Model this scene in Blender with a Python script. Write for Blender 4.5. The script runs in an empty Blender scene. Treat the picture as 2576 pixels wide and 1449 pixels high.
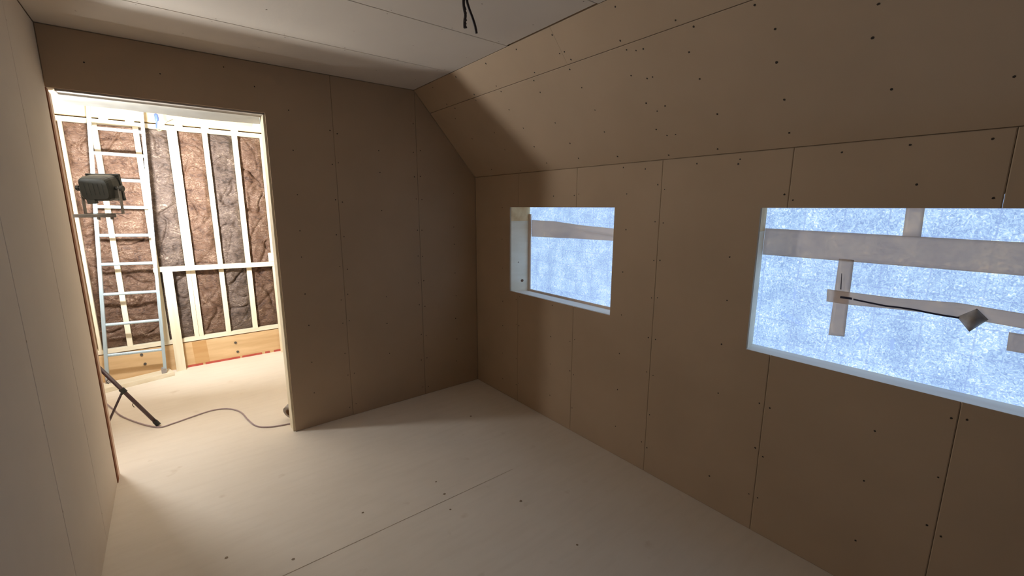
import bpy, bmesh, math, random
from mathutils import Vector, Matrix, noise

C = bpy.context.scene.collection
SC = bpy.context.scene
R = math.radians
random.seed(7)

# ---------------------------------------------------------------- camera, light, exposure
CAM_F, YAW, PITCH, ROLL = 1088.22, 0.66797, 0.18482, -0.00236
cy_, sy_, cp_, sp_ = math.cos(YAW), math.sin(YAW), math.cos(PITCH), math.sin(PITCH)
fwd = Vector((sy_ * cp_, cy_ * cp_, -sp_))
rgt = Vector((cy_, -sy_, 0))
dwn = fwd.cross(rgt)
r2 = math.cos(ROLL) * rgt + math.sin(ROLL) * dwn
d2 = -math.sin(ROLL) * rgt + math.cos(ROLL) * dwn
cam_data = bpy.data.cameras.new('camera')
cam_data.sensor_width = 36.0
cam_data.lens = CAM_F / 2576 * 36.0
cam_data.clip_start = 0.02
cam = bpy.data.objects.new('camera', cam_data)
C.objects.link(cam)
m = Matrix((r2, -d2, -fwd)).transposed().to_4x4()
m.translation = Vector((-2.1102, -3.1858, 1.5775))
cam.matrix_world = m
SC.camera = cam

LAMP_WALL_W = 78.0        # lamp turned to the insulated wall
LAMP_ROOM_W = 42.0        # lamp turned up and towards the doorway
FILL_FLOOR_W = 10.0       # added unseen fill lamp, brightens the floor past the doorway
WRAP_E = 1.15              # daylight coming through the house wrap
world = bpy.data.worlds.new('world')
SC.world = world
world.use_nodes = True
bg = world.node_tree.nodes['Background']
bg.inputs['Color'].default_value = (0.55, 0.72, 1.0, 1)
bg.inputs['Strength'].default_value = 0.03
SC.view_settings.view_transform = 'Standard'
SC.view_settings.look = 'None'
SC.view_settings.gamma = 1.0
SC.view_settings.use_curve_mapping = False
SC.view_settings.exposure = 0.0
SC.cycles.max_bounces = 12
SC.cycles.diffuse_bounces = 9
SC.cycles.glossy_bounces = 3
SC.cycles.transmission_bounces = 4
SC.cycles.caustics_reflective = False
SC.cycles.caustics_refractive = False
SC.cycles.sample_clamp_indirect = 6.0
SC.cycles.use_denoising = True

# ---------------------------------------------------------------- materials
def nodes_of(name):
    mt = bpy.data.materials.new(name)
    mt.use_nodes = True
    nt = mt.node_tree
    b = nt.nodes['Principled BSDF']
    return mt, nt, b

def N(nt, kind, **kw):
    n = nt.nodes.new(kind)
    for k, v in kw.items():
        if k in n.inputs:
            n.inputs[k].default_value = v
        else:
            setattr(n, k, v)
    return n

def ramp(nt, fac, stops):
    r = nt.nodes.new('ShaderNodeValToRGB')
    el = r.color_ramp.elements
    while len(el) < len(stops):
        el.new(0.5)
    for e, (p, c) in zip(el, stops):
        e.position = p
        e.color = (*c, 1) if len(c) == 3 else c
    nt.links.new(fac, r.inputs['Fac'])
    return r.outputs['Color']

def noisy(name, c1, c2, scale=4.0, rough=0.85, detail=4.0, stretch=(1, 1, 1), bump=0.0, bscale=60.0,
          metallic=0.0, spec=0.3, lo=0.35, hi=0.65):
    mt, nt, b = nodes_of(name)
    tc = N(nt, 'ShaderNodeTexCoord')
    mp = N(nt, 'ShaderNodeMapping')
    mp.inputs['Scale'].default_value = stretch
    nt.links.new(tc.outputs['Object'], mp.inputs['Vector'])
    n = N(nt, 'ShaderNodeTexNoise', Scale=scale, Detail=detail)
    nt.links.new(mp.outputs['Vector'], n.inputs['Vector'])
    col = ramp(nt, n.outputs['Fac'], [(lo, c1), (hi, c2)])
    nt.links.new(col, b.inputs['Base Color'])
    b.inputs['Roughness'].default_value = rough
    b.inputs['Metallic'].default_value = metallic
    b.inputs['Specular IOR Level'].default_value = spec
    if bump:
        n2 = N(nt, 'ShaderNodeTexNoise', Scale=bscale, Detail=5.0)
        nt.links.new(mp.outputs['Vector'], n2.inputs['Vector'])
        bp = N(nt, 'ShaderNodeBump', Strength=bump, Distance=0.01)
        nt.links.new(n2.outputs['Fac'], bp.inputs['Height'])
        nt.links.new(bp.outputs['Normal'], b.inputs['Normal'])
    return mt

M = {}
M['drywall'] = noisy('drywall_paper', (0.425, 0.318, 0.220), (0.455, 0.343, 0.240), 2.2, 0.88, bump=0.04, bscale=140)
M['drywall_left'] = noisy('drywall_paper_window_lit', (0.71, 0.64, 0.555), (0.75, 0.68, 0.59), 2.2, 0.88, bump=0.04, bscale=140)  # same drywall, colour lifted to stand in for window light
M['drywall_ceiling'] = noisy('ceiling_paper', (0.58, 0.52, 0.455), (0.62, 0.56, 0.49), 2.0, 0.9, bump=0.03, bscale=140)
M['screw'] = noisy('screw_dimple', (0.030, 0.022, 0.016), (0.05, 0.036, 0.026), 30, 0.6)
M['framing'] = noisy('rough_framing', (0.30, 0.20, 0.12), (0.38, 0.27, 0.17), 6, 0.9, stretch=(1, 1, 0.2))
M['pine'] = noisy('pine_stud', (0.72, 0.65, 0.49), (0.80, 0.74, 0.59), 5, 0.7, stretch=(6, 6, 0.5))
M['pine_flat'] = noisy('pine_plate', (0.72, 0.65, 0.50), (0.80, 0.74, 0.60), 5, 0.7, stretch=(0.5, 6, 6))
M['lvl'] = noisy('rim_board_wood', (0.56, 0.37, 0.19), (0.72, 0.52, 0.30), 3.5, 0.65, detail=6, stretch=(0.7, 4, 5), lo=0.3, hi=0.7)
M['lvl_dark'] = noisy('dark_wood_patch', (0.50, 0.29, 0.12), (0.56, 0.35, 0.16), 4, 0.65, stretch=(0.7, 4, 5))  # darker brown tone for one patch on the rim board
M['osb'] = noisy('pale_board', (0.70, 0.64, 0.50), (0.80, 0.75, 0.62), 9, 0.8, detail=6)
M['plywood'] = noisy('plywood_reveal', (0.88, 0.79, 0.63), (0.94, 0.86, 0.71), 7, 0.7, detail=6, stretch=(0.6, 1, 3))
M['header_wood'] = noisy('window_header_wood', (0.74, 0.50, 0.26), (0.92, 0.72, 0.44), 12, 0.7, detail=6)
M['sill_wood'] = noisy('sill_wood', (0.88, 0.79, 0.69), (0.94, 0.87, 0.78), 5, 0.55, stretch=(3, 0.6, 3))
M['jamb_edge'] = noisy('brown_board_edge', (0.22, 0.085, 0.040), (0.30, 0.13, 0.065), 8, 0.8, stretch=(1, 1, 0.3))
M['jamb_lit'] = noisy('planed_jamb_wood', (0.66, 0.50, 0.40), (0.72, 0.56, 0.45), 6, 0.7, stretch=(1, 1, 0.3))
M['aluminium'] = noisy('brushed_aluminium', (0.40, 0.51, 0.58), (0.47, 0.58, 0.65), 20, 0.42, metallic=0.35, spec=0.5, stretch=(8, 8, 0.4))
M['black'] = noisy('black_plastic', (0.018, 0.020, 0.019), (0.032, 0.035, 0.033), 25, 0.5, spec=0.4)
M['lamp_body'] = noisy('dark_cast_metal', (0.008, 0.0105, 0.0095), (0.014, 0.017, 0.0155), 18, 0.5, spec=0.45, bump=0.05)
M['steel'] = noisy('dull_steel', (0.10, 0.095, 0.09), (0.16, 0.15, 0.14), 18, 0.42, metallic=0.6)
M['tripod'] = noisy('dark_plum_tube', (0.055, 0.030, 0.034), (0.085, 0.050, 0.055), 14, 0.35, spec=0.5)
M['cord'] = noisy('grey_violet_cord', (0.34, 0.27, 0.30), (0.42, 0.34, 0.37), 20, 0.5)
M['cable'] = noisy('dark_cable', (0.030, 0.022, 0.024), (0.055, 0.042, 0.040), 20, 0.5)
M['blue_wire'] = noisy('blue_wire', (0.06, 0.10, 0.34), (0.10, 0.16, 0.45), 20, 0.5)
M['yellow_wire'] = noisy('yellow_wire', (0.62, 0.62, 0.14), (0.70, 0.70, 0.22), 20, 0.5)
M['red_tape'] = noisy('red_tape', (0.42, 0.075, 0.055), (0.50, 0.11, 0.08), 12, 0.6)
M['galv'] = noisy('galvanised_plate', (0.42, 0.56, 0.66), (0.52, 0.66, 0.75), 14, 0.45, metallic=0.4)
M['knot'] = noisy('wood_knot', (0.16, 0.08, 0.045), (0.24, 0.13, 0.08), 30, 0.7)
M['grey_rubber'] = noisy('grey_rubber', (0.27, 0.25, 0.24), (0.36, 0.33, 0.32), 18, 0.6)
M['slit'] = noisy('dark_print', (0.03, 0.03, 0.06), (0.05, 0.05, 0.09), 20, 0.6)

def floor_material():
    mt, nt, b = nodes_of('subfloor')
    tc = N(nt, 'ShaderNodeTexCoord')
    n = N(nt, 'ShaderNodeTexNoise', Scale=1.1, Detail=5.0, Roughness=0.55)
    nt.links.new(tc.outputs['Object'], n.inputs['Vector'])
    col = ramp(nt, n.outputs['Fac'], [(0.34, (0.75, 0.69, 0.61)), (0.50, (0.79, 0.73, 0.65)), (0.66, (0.82, 0.765, 0.69))])
    mp = N(nt, 'ShaderNodeMapping')
    mp.inputs['Scale'].default_value = (1.4, 9.0, 1.0)
    mp.inputs['Rotation'].default_value = (0, 0, R(-24))
    nt.links.new(tc.outputs['Object'], mp.inputs['Vector'])
    n2 = N(nt, 'ShaderNodeTexNoise', Scale=2.6, Detail=7.0, Roughness=0.6)
    nt.links.new(mp.outputs['Vector'], n2.inputs['Vector'])
    c2 = ramp(nt, n2.outputs['Fac'], [(0.30, (0.93, 0.925, 0.915)), (0.55, (1, 1, 1))])
    mx = N(nt, 'ShaderNodeMixRGB', blend_type='MULTIPLY')
    mx.inputs['Fac'].default_value = 0.6
    nt.links.new(col, mx.inputs['Color1'])
    nt.links.new(c2, mx.inputs['Color2'])
    n3 = N(nt, 'ShaderNodeTexNoise', Scale=7.0, Detail=3.0)
    nt.links.new(tc.outputs['Object'], n3.inputs['Vector'])
    c3 = ramp(nt, n3.outputs['Fac'], [(0.22, (0.80, 0.75, 0.69)), (0.32, (1, 1, 1))])
    mx2 = N(nt, 'ShaderNodeMixRGB', blend_type='MULTIPLY')
    mx2.inputs['Fac'].default_value = 0.7
    nt.links.new(mx.outputs['Color'], mx2.inputs['Color1'])
    nt.links.new(c3, mx2.inputs['Color2'])
    nt.links.new(mx2.outputs['Color'], b.inputs['Base Color'])
    b.inputs['Roughness'].default_value = 0.62
    b.inputs['Specular IOR Level'].default_value = 0.3
    bp = N(nt, 'ShaderNodeBump', Strength=0.12, Distance=0.004)
    nt.links.new(n2.outputs['Fac'], bp.inputs['Height'])
    nt.links.new(bp.outputs['Normal'], b.inputs['Normal'])
    return mt
M['floor'] = floor_material()

def batt_material(name, dark, mid, light):
    mt, nt, b = nodes_of(name)
    tc = N(nt, 'ShaderNodeTexCoord')
    mp = N(nt, 'ShaderNodeMapping')
    mp.inputs['Scale'].default_value = (1.0, 1.0, 1.9)
    nt.links.new(tc.outputs['Object'], mp.inputs['Vector'])
    n0 = N(nt, 'ShaderNodeTexNoise', Scale=5.0, Detail=3.0)
    nt.links.new(mp.outputs['Vector'], n0.inputs['Vector'])
    n = N(nt, 'ShaderNodeTexNoise', Scale=16.0, Detail=7.0, Roughness=0.62, Distortion=1.8)
    nt.links.new(mp.outputs['Vector'], n.inputs['Vector'])
    a = N(nt, 'ShaderNodeMath', operation='ADD')
    nt.links.new(n.outputs['Fac'], a.inputs[0])
    s = N(nt, 'ShaderNodeMath', operation='MULTIPLY_ADD')
    s.inputs[1].default_value = 0.5
    s.inputs[2].default_value = -0.25
    nt.links.new(n0.outputs['Fac'], s.inputs[0])
    nt.links.new(s.outputs[0], a.inputs[1])
    col = ramp(nt, a.outputs[0], [(0.30, dark), (0.50, mid), (0.62, mid), (0.74, light)])
    n5 = N(nt, 'ShaderNodeTexNoise', Scale=13.0, Detail=4.0, Roughness=0.55, Distortion=2.6)
    nt.links.new(mp.outputs['Vector'], n5.inputs['Vector'])
    sb = N(nt, 'ShaderNodeMath', operation='SUBTRACT')
    nt.links.new(n5.outputs['Fac'], sb.inputs[0])
    sb.inputs[1].default_value = 0.5
    ab = N(nt, 'ShaderNodeMath', operation='ABSOLUTE')
    nt.links.new(sb.outputs[0], ab.inputs[0])
    ln = ramp(nt, ab.outputs[0], [(0.0, (0.75, 0.75, 0.75)), (0.017, (0, 0, 0))])  # thin pale lines: crinkle highlights painted into the colour
    gate = ramp(nt, n0.outputs['Fac'], [(0.40, (0, 0, 0)), (0.60, (1, 1, 1))])
    gm = N(nt, 'ShaderNodeMixRGB', blend_type='MULTIPLY')
    gm.inputs['Fac'].default_value = 1.0
    nt.links.new(ln, gm.inputs['Color1'])
    nt.links.new(gate, gm.inputs['Color2'])
    m2 = N(nt, 'ShaderNodeMixRGB')
    nt.links.new(gm.outputs['Color'], m2.inputs['Fac'])
    nt.links.new(col, m2.inputs['Color1'])
    m2.inputs['Color2'].default_value = (0.46, 0.36, 0.28, 1)
    nt.links.new(m2.outputs['Color'], b.inputs['Base Color'])
    b.inputs['Roughness'].default_value = 0.58
    b.inputs['Specular IOR Level'].default_value = 0.5
    bp = N(nt, 'ShaderNodeBump', Strength=0.65, Distance=0.02)
    nt.links.new(n.outputs['Fac'], bp.inputs['Height'])
    nt.links.new(bp.outputs['Normal'], b.inputs['Normal'])
    return mt
M['batt'] = batt_material('brown_glass_wool', (0.040, 0.016, 0.009), (0.125, 0.066, 0.040), (0.30, 0.20, 0.14))
M['batt_grey'] = batt_material('grey_brown_glass_wool', (0.034, 0.021, 0.016), (0.105, 0.072, 0.058), (0.36, 0.29, 0.24))

def wrap_material():
    mt, nt, b = nodes_of('house_wrap_backlit')
    tc = N(nt, 'ShaderNodeTexCoord')
    n = N(nt, 'ShaderNodeTexNoise', Scale=70.0, Detail=5.0, Roughness=0.66, Distortion=2.2)
    nt.links.new(tc.outputs['Object'], n.inputs['Vector'])
    n2 = N(nt, 'ShaderNodeTexNoise', Scale=9.0, Detail=3.0)
    nt.links.new(tc.outputs['Object'], n2.inputs['Vector'])
    s = N(nt, 'ShaderNodeMath', operation='MULTIPLY_ADD')
    s.inputs[1].default_value = 0.30
    s.inputs[2].default_value = -0.15
    nt.links.new(n2.outputs['Fac'], s.inputs[0])
    a = N(nt, 'ShaderNodeMath', operation='ADD')
    nt.links.new(n.outputs['Fac'], a.inputs[0])
    nt.links.new(s.outputs[0], a.inputs[1])
    col = ramp(nt, a.outputs[0], [(0.35, (0.20, 0.33, 0.60)), (0.47, (0.32, 0.49, 0.78)), (0.58, (0.45, 0.67, 0.90)), (0.67, (0.84, 0.96, 1.0))])
    # printed grid of thin lines
    sx = N(nt, 'ShaderNodeSeparateXYZ')
    nt.links.new(tc.outputs['Object'], sx.inputs[0])
    masks = []
    for ax, pitch in (('Y', 0.145), ('Z', 0.105)):
        d = N(nt, 'ShaderNodeMath', operation='DIVIDE')
        nt.links.new(sx.outputs[ax], d.inputs[0])
        d.inputs[1].default_value = pitch
        f = N(nt, 'ShaderNodeMath', operation='FRACT')
        nt.links.new(d.outputs[0], f.inputs[0])
        l = N(nt, 'ShaderNodeMath', operation='LESS_THAN')
        nt.links.new(f.outputs[0], l.inputs[0])
        l.inputs[1].default_value = 0.0045 / pitch
        masks.append(l.outputs[0])
    mxm = N(nt, 'ShaderNodeMath', operation='MAXIMUM')
    nt.links.new(masks[0], mxm.inputs[0])
    nt.links.new(masks[1], mxm.inputs[1])
    k = N(nt, 'ShaderNodeMath', operation='MULTIPLY')
    nt.links.new(mxm.outputs[0], k.inputs[0])
    k.inputs[1].default_value = 0.45
    mx = N(nt, 'ShaderNodeMixRGB')
    nt.links.new(k.outputs[0], mx.inputs['Fac'])
    nt.links.new(col, mx.inputs['Color1'])
    mx.inputs['Color2'].default_value = (0.22, 0.34, 0.66, 1)
    nt.links.new(mx.outputs['Color'], b.inputs['Emission Color'])
    b.inputs['Emission Strength'].default_value = WRAP_E
    b.inputs['Base Color'].default_value = (0.25, 0.27, 0.30, 1)
    b.inputs['Roughness'].default_value = 0.7
    mt.cycles.emission_sampling = 'FRONT_BACK'
    return mt
M['wrap'] = wrap_material()

def tape_material():
    mt, nt, b = nodes_of('grey_flashing_tape')
    out = nt.nodes['Material Output']
    tc = N(nt, 'ShaderNodeTexCoord')
    n = N(nt, 'ShaderNodeTexNoise', Scale=8.0, Detail=3.0)
    nt.links.new(tc.outputs['Object'], n.inputs['Vector'])
    col = ramp(nt, n.outputs['Fac'], [(0.35, (0.79, 0.78, 0.765)), (0.65, (0.84, 0.83, 0.815))])
    nt.links.new(col, b.inputs['Base Color'])
    b.inputs['Roughness'].default_value = 0.4
    tr = N(nt, 'ShaderNodeBsdfTranslucent')
    tr.inputs['Color'].default_value = (1.0, 0.83, 0.73, 1)
    mx = N(nt, 'ShaderNodeMixShader')
    mx.inputs['Fac'].default_value = 0.52
    nt.links.new(b.outputs[0], mx.inputs[1])
    nt.links.new(tr.outputs[0], mx.inputs[2])
    nt.links.new(mx.outputs[0], out.inputs['Surface'])
    return mt
M['tape'] = tape_material()

def glow_material(name, col, strength):
    mt, nt, b = nodes_of(name)
    b.inputs['Emission Color'].default_value = (*col, 1)
    b.inputs['Emission Strength'].default_value = strength
    return mt
M['lamp_glass'] = glow_material('lit_lamp_glass', (1.0, 0.95, 0.86), 3.0)

# ---------------------------------------------------------------- mesh helpers
def quad(bm, pts, mi=0):
    f = bm.faces.new([bm.verts.new(p) for p in pts])
    f.material_index = mi
    return f

def box(bm, lo, hi, mi=0, mat=None):
    x0, y0, z0 = lo
    x1, y1, z1 = hi
    v = [Vector(p) for p in ((x0, y0, z0), (x1, y0, z0), (x1, y1, z0), (x0, y1, z0), (x0, y0, z1), (x1, y0, z1), (x1, y1, z1), (x0, y1, z1))]
    if mat is not None:
        v = [mat @ p for p in v]
    vs = [bm.verts.new(p) for p in v]
    for q in ((0, 3, 2, 1), (4, 5, 6, 7), (0, 1, 5, 4), (1, 2, 6, 5), (2, 3, 7, 6), (3, 0, 4, 7)):
        f = bm.faces.new([vs[i] for i in q])
        f.material_index = mi
    return vs

def beam(bm, a, b, w, h, up=(0, 0, 1), mi=0):
    """box from a to b, w across, h along up"""
    a, b = Vector(a), Vector(b)
    d = (b - a).normalized()
    u = Vector(up)
    s = d.cross(u).normalized()
    u = s.cross(d).normalized()
    vs = []
    for p in (a, b):
        for i, j in ((-1, -1), (1, -1), (1, 1), (-1, 1)):
            vs.append(bm.verts.new(p + s * (i * w / 2) + u * (j * h / 2)))
    for q in ((0, 1, 2, 3), (7, 6, 5, 4), (0, 4, 5, 1), (1, 5, 6, 2), (2, 6, 7, 3), (3, 7, 4, 0)):
        bm.faces.new([vs[i] for i in q]).material_index = mi

def tube(bm, pts, rad, seg=10, cap=True, mi=0):
    pts = [Vector(p) for p in pts]
    rs = rad if isinstance(rad, (list, tuple)) else [rad] * len(pts)
    rings = []
    prev = None
    for i, p in enumerate(pts):
        if i == 0:
            t = pts[1] - pts[0]
        elif i == len(pts) - 1:
            t = pts[-1] - pts[-2]
        else:
            t = pts[i + 1] - pts[i - 1]
        t.normalize()
        if prev is None:
            ref = Vector((0, 0, 1)) if abs(t.z) < 0.9 else Vector((1, 0, 0))
            n = t.cross(ref).normalized()
        else:
            n = (prev - t * prev.dot(t)).normalized()
        prev = n
        b = t.cross(n)
        rings.append([bm.verts.new(p + (n * math.cos(2 * math.pi * k / seg) + b * math.sin(2 * math.pi * k / seg)) * rs[i]) for k in range(seg)])
    for r0, r1 in zip(rings, rings[1:]):
        for k in range(seg):
            bm.faces.new((r0[k], r0[(k + 1) % seg], r1[(k + 1) % seg], r1[k])).material_index = mi
    if cap:
        bm.faces.new(rings[0][::-1]).material_index = mi
        bm.faces.new(rings[-1]).material_index = mi

def smooth_path(pts, per=8):
    P = [Vector(p) for p in pts]
    P = [2 * P[0] - P[1]] + P + [2 * P[-1] - P[-2]]
    out = []
    for i in range(1, len(P) - 2):
        for k in range(per):
            t = k / per
            a, b, c, d = P[i - 1], P[i], P[i + 1], P[i + 2]
            out.append(0.5 * ((2 * b) + (c - a) * t + (2 * a - 5 * b + 4 * c - d) * t * t + (3 * b - a - 3 * c + d) * t ** 3))
    out.append(P[-2])
    return out

def obj(name, bm, mats, parent=None, smooth=False, bevel=0.0, recalc=True):
    if recalc:
        bmesh.ops.recalc_face_normals(bm, faces=bm.faces)
    me = bpy.data.meshes.new(name)
    bm.to_mesh(me)
    bm.free()
    for mm in (mats if isinstance(mats, (list, tuple)) else [mats]):
        me.materials.append(mm)
    if smooth:
        for p in me.polygons:
            p.use_smooth = True
    o = bpy.data.objects.new(name, me)
    C.objects.link(o)
    if parent:
        o.parent = parent
        o.matrix_parent_inverse = parent.matrix_world.inverted()
    if bevel:
        md = o.modifiers.new('bevel', 'BEVEL')
        md.width = bevel
        md.segments = 2
        md.limit_method = 'ANGLE'
    return o

def tag(o, label, cat, group=None, kind=None):
    o['label'] = label
    o['category'] = cat
    if group:
        o['group'] = group
    if kind:
        o['kind'] = kind
    return o

def struct(o, label=None, cat=None):
    o['kind'] = 'structure'
    if label:
        o['label'] = label
    if cat:
        o['category'] = cat
    return o

def thing(name, loc, label, cat, group=None, kind=None):
    o = bpy.data.objects.new(name, None)
    C.objects.link(o)
    o.empty_display_size = 0.05
    o.matrix_world = Matrix.Translation(Vector(loc))
    o.location = loc
    return tag(o, label, cat, group, kind)

# a drywall panel on a plane: O origin, U, V in-plane axes, Nn the face normal (towards the room)
T_BOARD, CH, GAP = 0.0127, 0.0030, 0.0015
def panel(bm, fr, u0, u1, v0, v1, ch=(1, 1, 1, 1), mi=0, gap=None):
    """ch: chamfer on (u0, u1, v0, v1); a chamfered edge is pulled back by half a gap"""
    O, U, V, Nn = fr
    g = (gap or GAP) / 2
    a0, a1 = u0 + (g if ch[0] else 0), u1 - (g if ch[1] else 0)
    b0, b1 = v0 + (g if ch[2] else 0), v1 - (g if ch[3] else 0)
    i0, i1 = a0 + CH * ch[0], a1 - CH * ch[1]
    j0, j1 = b0 + CH * ch[2], b1 - CH * ch[3]
    P = lambda u, v, d: bm.verts.new(O + U * u + V * v - Nn * d)
    f = [P(i0, j0, 0), P(i1, j0, 0), P(i1, j1, 0), P(i0, j1, 0)]
    dpt = 0.0016
    e = [P(a0, b0, dpt), P(a1, b0, dpt), P(a1, b1, dpt), P(a0, b1, dpt)]
    k = [P(a0, b0, T_BOARD), P(a1, b0, T_BOARD), P(a1, b1, T_BOARD), P(a0, b1, T_BOARD)]
    bm.faces.new(f).material_index = mi
    for q in range(4):
        w = (q + 1) % 4
        bm.faces.new((f[q], e[q], e[w], f[w])).material_index = mi
        bm.faces.new((e[q], k[q], k[w], e[w])).material_index = mi
    bm.faces.new(k[::-1]).material_index = mi

def dot(bm, fr, u, v, rad=0.0042, mi=1):
    O, U, V, Nn = fr
    c = O + U * u + V * v + Nn * 0.0006
    n = 7
    ring = []
    for i in range(n):
        a = 2 * math.pi * i / n
        ring.append(bm.verts.new(c + (U * math.cos(a) + V * math.sin(a)) * rad * random.uniform(0.8, 1.15)))
    bm.faces.new(ring).material_index = mi

def dots_column(bm, fr, u, v0, v1, step=0.235, jit=0.03, skip=None, off=0.02, mi=1):
    v = v0 + random.uniform(0.02, step * 0.6)
    while v < v1:
        for s in ((-off, off) if off else (0,)):
            uu, vv = u + s + random.uniform(-0.006, 0.006), v + random.uniform(-jit, jit) * 0.5
            if not (skip and skip(uu, vv)) and random.random() < 0.92 and v0 < vv < v1:
                dot(bm, fr, uu, vv, random.uniform(0.0034, 0.0048), mi)
        v += step + random.uniform(-jit, jit)

X, Y, Z = Vector((1, 0, 0)), Vector((0, 1, 0)), Vector((0, 0, 1))
LX = -2.506                       # left wall plane
CZ = 2.44                         # flat ceiling
KZ, SX = 1.827, -0.5435           # knee height, where the slope meets the ceiling
YB = -7.0                         # rear end of the room
DX, DZ = -1.557, 2.151            # door opening: right edge, head
WT = 0.10                         # partition thickness

# ---------------------------------------------------------------- the setting
# floor: one slab through both rooms
bm = bmesh.new()
box(bm, (-5.0, YB, -0.12), (0.30, 2.30, 0.0))
FR = (Vector((0, 0, 0)), X, Y, Z)
for (x, y) in ((-1.475, -1.122), (-1.047, -1.127), (-1.064, -1.254), (-1.101, -1.384), (-1.831, -1.23), (-2.07, -1.033), (-0.765, -1.563), (-0.752, -1.969), (-0.448, -0.573)):
    dot(bm, FR, x, y, random.uniform(0.006, 0.010), 1)
o = obj('floor', bm, [M['floor'], noisy('floor_fastener', (0.22, 0.17, 0.12), (0.30, 0.24, 0.17), 30, 0.7)], recalc=False)
struct(o, 'pale smooth dusty subfloor running through the doorway', 'floor')
# butt joint between two floor sheets: a hairline strip of filler
bm = bmesh.new()
quad(bm, ((-2.50, -1.3025, 0.0006), (-0.62, -1.3075, 0.0006), (-0.62, -1.3045, 0.0006), (-2.50, -1.2985, 0.0006)))
o2 = obj('seam', bm, noisy('floor_seam', (0.34, 0.27, 0.20), (0.46, 0.38, 0.30), 9, 0.8), o)

# right wall, knee-wall with two window openings
SEAM_R = [0.0, -0.585, -1.187, -1.808, -2.43, -3.05, -3.67, -4.29, -4.91, -5.53, YB]
W1 = (-1.500, -0.483, 0.913, 1.577)      # y0, y1, z0, z1
W2 = (-5.40, -2.322, 0.911, 1.577)  # stretch beyond view is added to bring in more window light
FRW = (Vector((0, 0, 0)), Y, Z, -X)
bm = bmesh.new()
for a, b in zip(SEAM_R, SEAM_R[1:]):
    y1, y0 = a, b
    cuts = sorted({y0, y1} | {w[i] for w in (W1, W2) for i in (0, 1) if y0 < w[i] < y1})
    for c0, c1 in zip(cuts, cuts[1:]):
        win = next((w for w in (W1, W2) if w[0] - 1e-6 <= c0 and c1 <= w[1] + 1e-6), None)
        cl, cr = int(abs(c0 - y0) < 1e-6), int(abs(c1 - y1) < 1e-6)
        if win is None:
            panel(bm, FRW, c0, c1, 0, KZ, (cl, cr, 1, 1))
        else:
            panel(bm, FRW, c0, c1, 0, win[2], (cl, cr, 1, 0))
            panel(bm, FRW, c0, c1, win[3], KZ, (cl, cr, 0, 1))
inwin = lambda u, v: any(w[0] - 0.02 < u < w[1] + 0.02 and w[2] - 0.02 < v < w[3] + 0.02 for w in (W1, W2))
for s in SEAM_R[1:-1]:
    dots_column(bm, FRW, s, 0.05, KZ - 0.02, 0.235, 0.04, inwin)
for a, b in zip(SEAM_R[:-1], SEAM_R[1:]):
    dots_column(bm, FRW, (a + b) / 2 - 0.09, 0.10, KZ - 0.02, 0.235, 0.03, inwin, off=0)
for y in (-1.55, -1.70, -2.00, -2.21, -2.60, -2.80, -3.0):
    dot(bm, FRW, y, KZ - 0.03 + random.uniform(-0.01, 0.01))
# framing behind the boards
t0 = T_BOARD + 0.0004
for (y0, y1, z0, z1, t1) in ((-2.26, 0.0, 0.0, 0.868, 0.2005), (YB, -2.26, 0.0, 0.868, 0.1165), (-2.26, 0.0, 1.625, KZ - 0.001, 0.2005), (YB, -2.26, 1.625, KZ - 0.001, 0.1165), (-0.478, 0.0, 0.868, 1.625, 0.2005), (-2.26, -1.505, 0.868, 1.625, 0.2005), (YB, -5.41, 0.868, 1.625, 0.1165)):
    box(bm, (t0, y0, z0), (t1, y1, z1), 2)
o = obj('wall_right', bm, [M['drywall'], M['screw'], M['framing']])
struct(o, 'brown drywall knee wall with two window openings', 'wall')

# sloped ceiling above it
sl = Vector((SX, 0, CZ - KZ))
SLEN = sl.length
SV = sl.normalized()
SNn = Vector((-(CZ - KZ), 0, SX)).normalized()
FRS = (Vector((0, 0, KZ)), Y, SV, SNn)
VS = SLEN * (0.413 / 0.5435)
bm = bmesh.new()
low = [0.0, -1.905, YB]
top = [0.0, -1.49, YB]
for a, b in zip(low, low[1:]):
    panel(bm, FRS, b, a, 0, VS - 0.0012, (0, 0, 1, 1))
for a, b in zip(top, top[1:]):
    panel(bm, FRS, b + 0.0004, a - 0.0004, VS, SLEN, (0, 0, 1, 1))
for s in [-0.585 * 0 - 0.30 - 0.305 * i for i in range(13)]:
    for v in (0.045, 0.20, 0.36, 0.50):
        if random.random() < 0.9:
            dot(bm, FRS, s + random.uniform(-0.03, 0.03), v + random.uniform(-0.03, 0.03), random.uniform(0.004, 0.0055))
    for v in (VS - 0.022, VS + 0.022, SLEN - 0.035):
        dot(bm, FRS, s + random.uniform(-0.05, 0.05), v + random.uniform(-0.004, 0.004), random.uniform(0.004, 0.0055))
for s, v0, v1 in ((-1.905, 0.1, VS), (-1.49, VS, SLEN)):
    dots_column(bm, FRS, s, v0, v1, 0.14, 0.02)
Pb = lambda y, v, d: Vector((0, y, KZ)) + SV * v - SNn * d
vs = [bm.verts.new(Pb(y, v, d)) for d in (T_BOARD + 0.0004, 0.14) for (y, v) in ((0.0, 0.0), (YB, 0.0), (YB, SLEN + 0.05), (0.0, SLEN + 0.05))]
for q in ((0, 1, 2, 3), (7, 6, 5, 4), (0, 4, 5, 1), (1, 5, 6, 2), (2, 6, 7, 3), (3, 7, 4, 0)):
    bm.faces.new([vs[i] for i in q]).material_index = 2
box(bm, (0.0132, YB, KZ - 0.0008), (0.22, 0.0, KZ + 0.12), 2)
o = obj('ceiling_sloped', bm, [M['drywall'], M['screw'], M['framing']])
struct(o, 'sloping drywall ceiling with rows of screws', 'ceiling')

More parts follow.
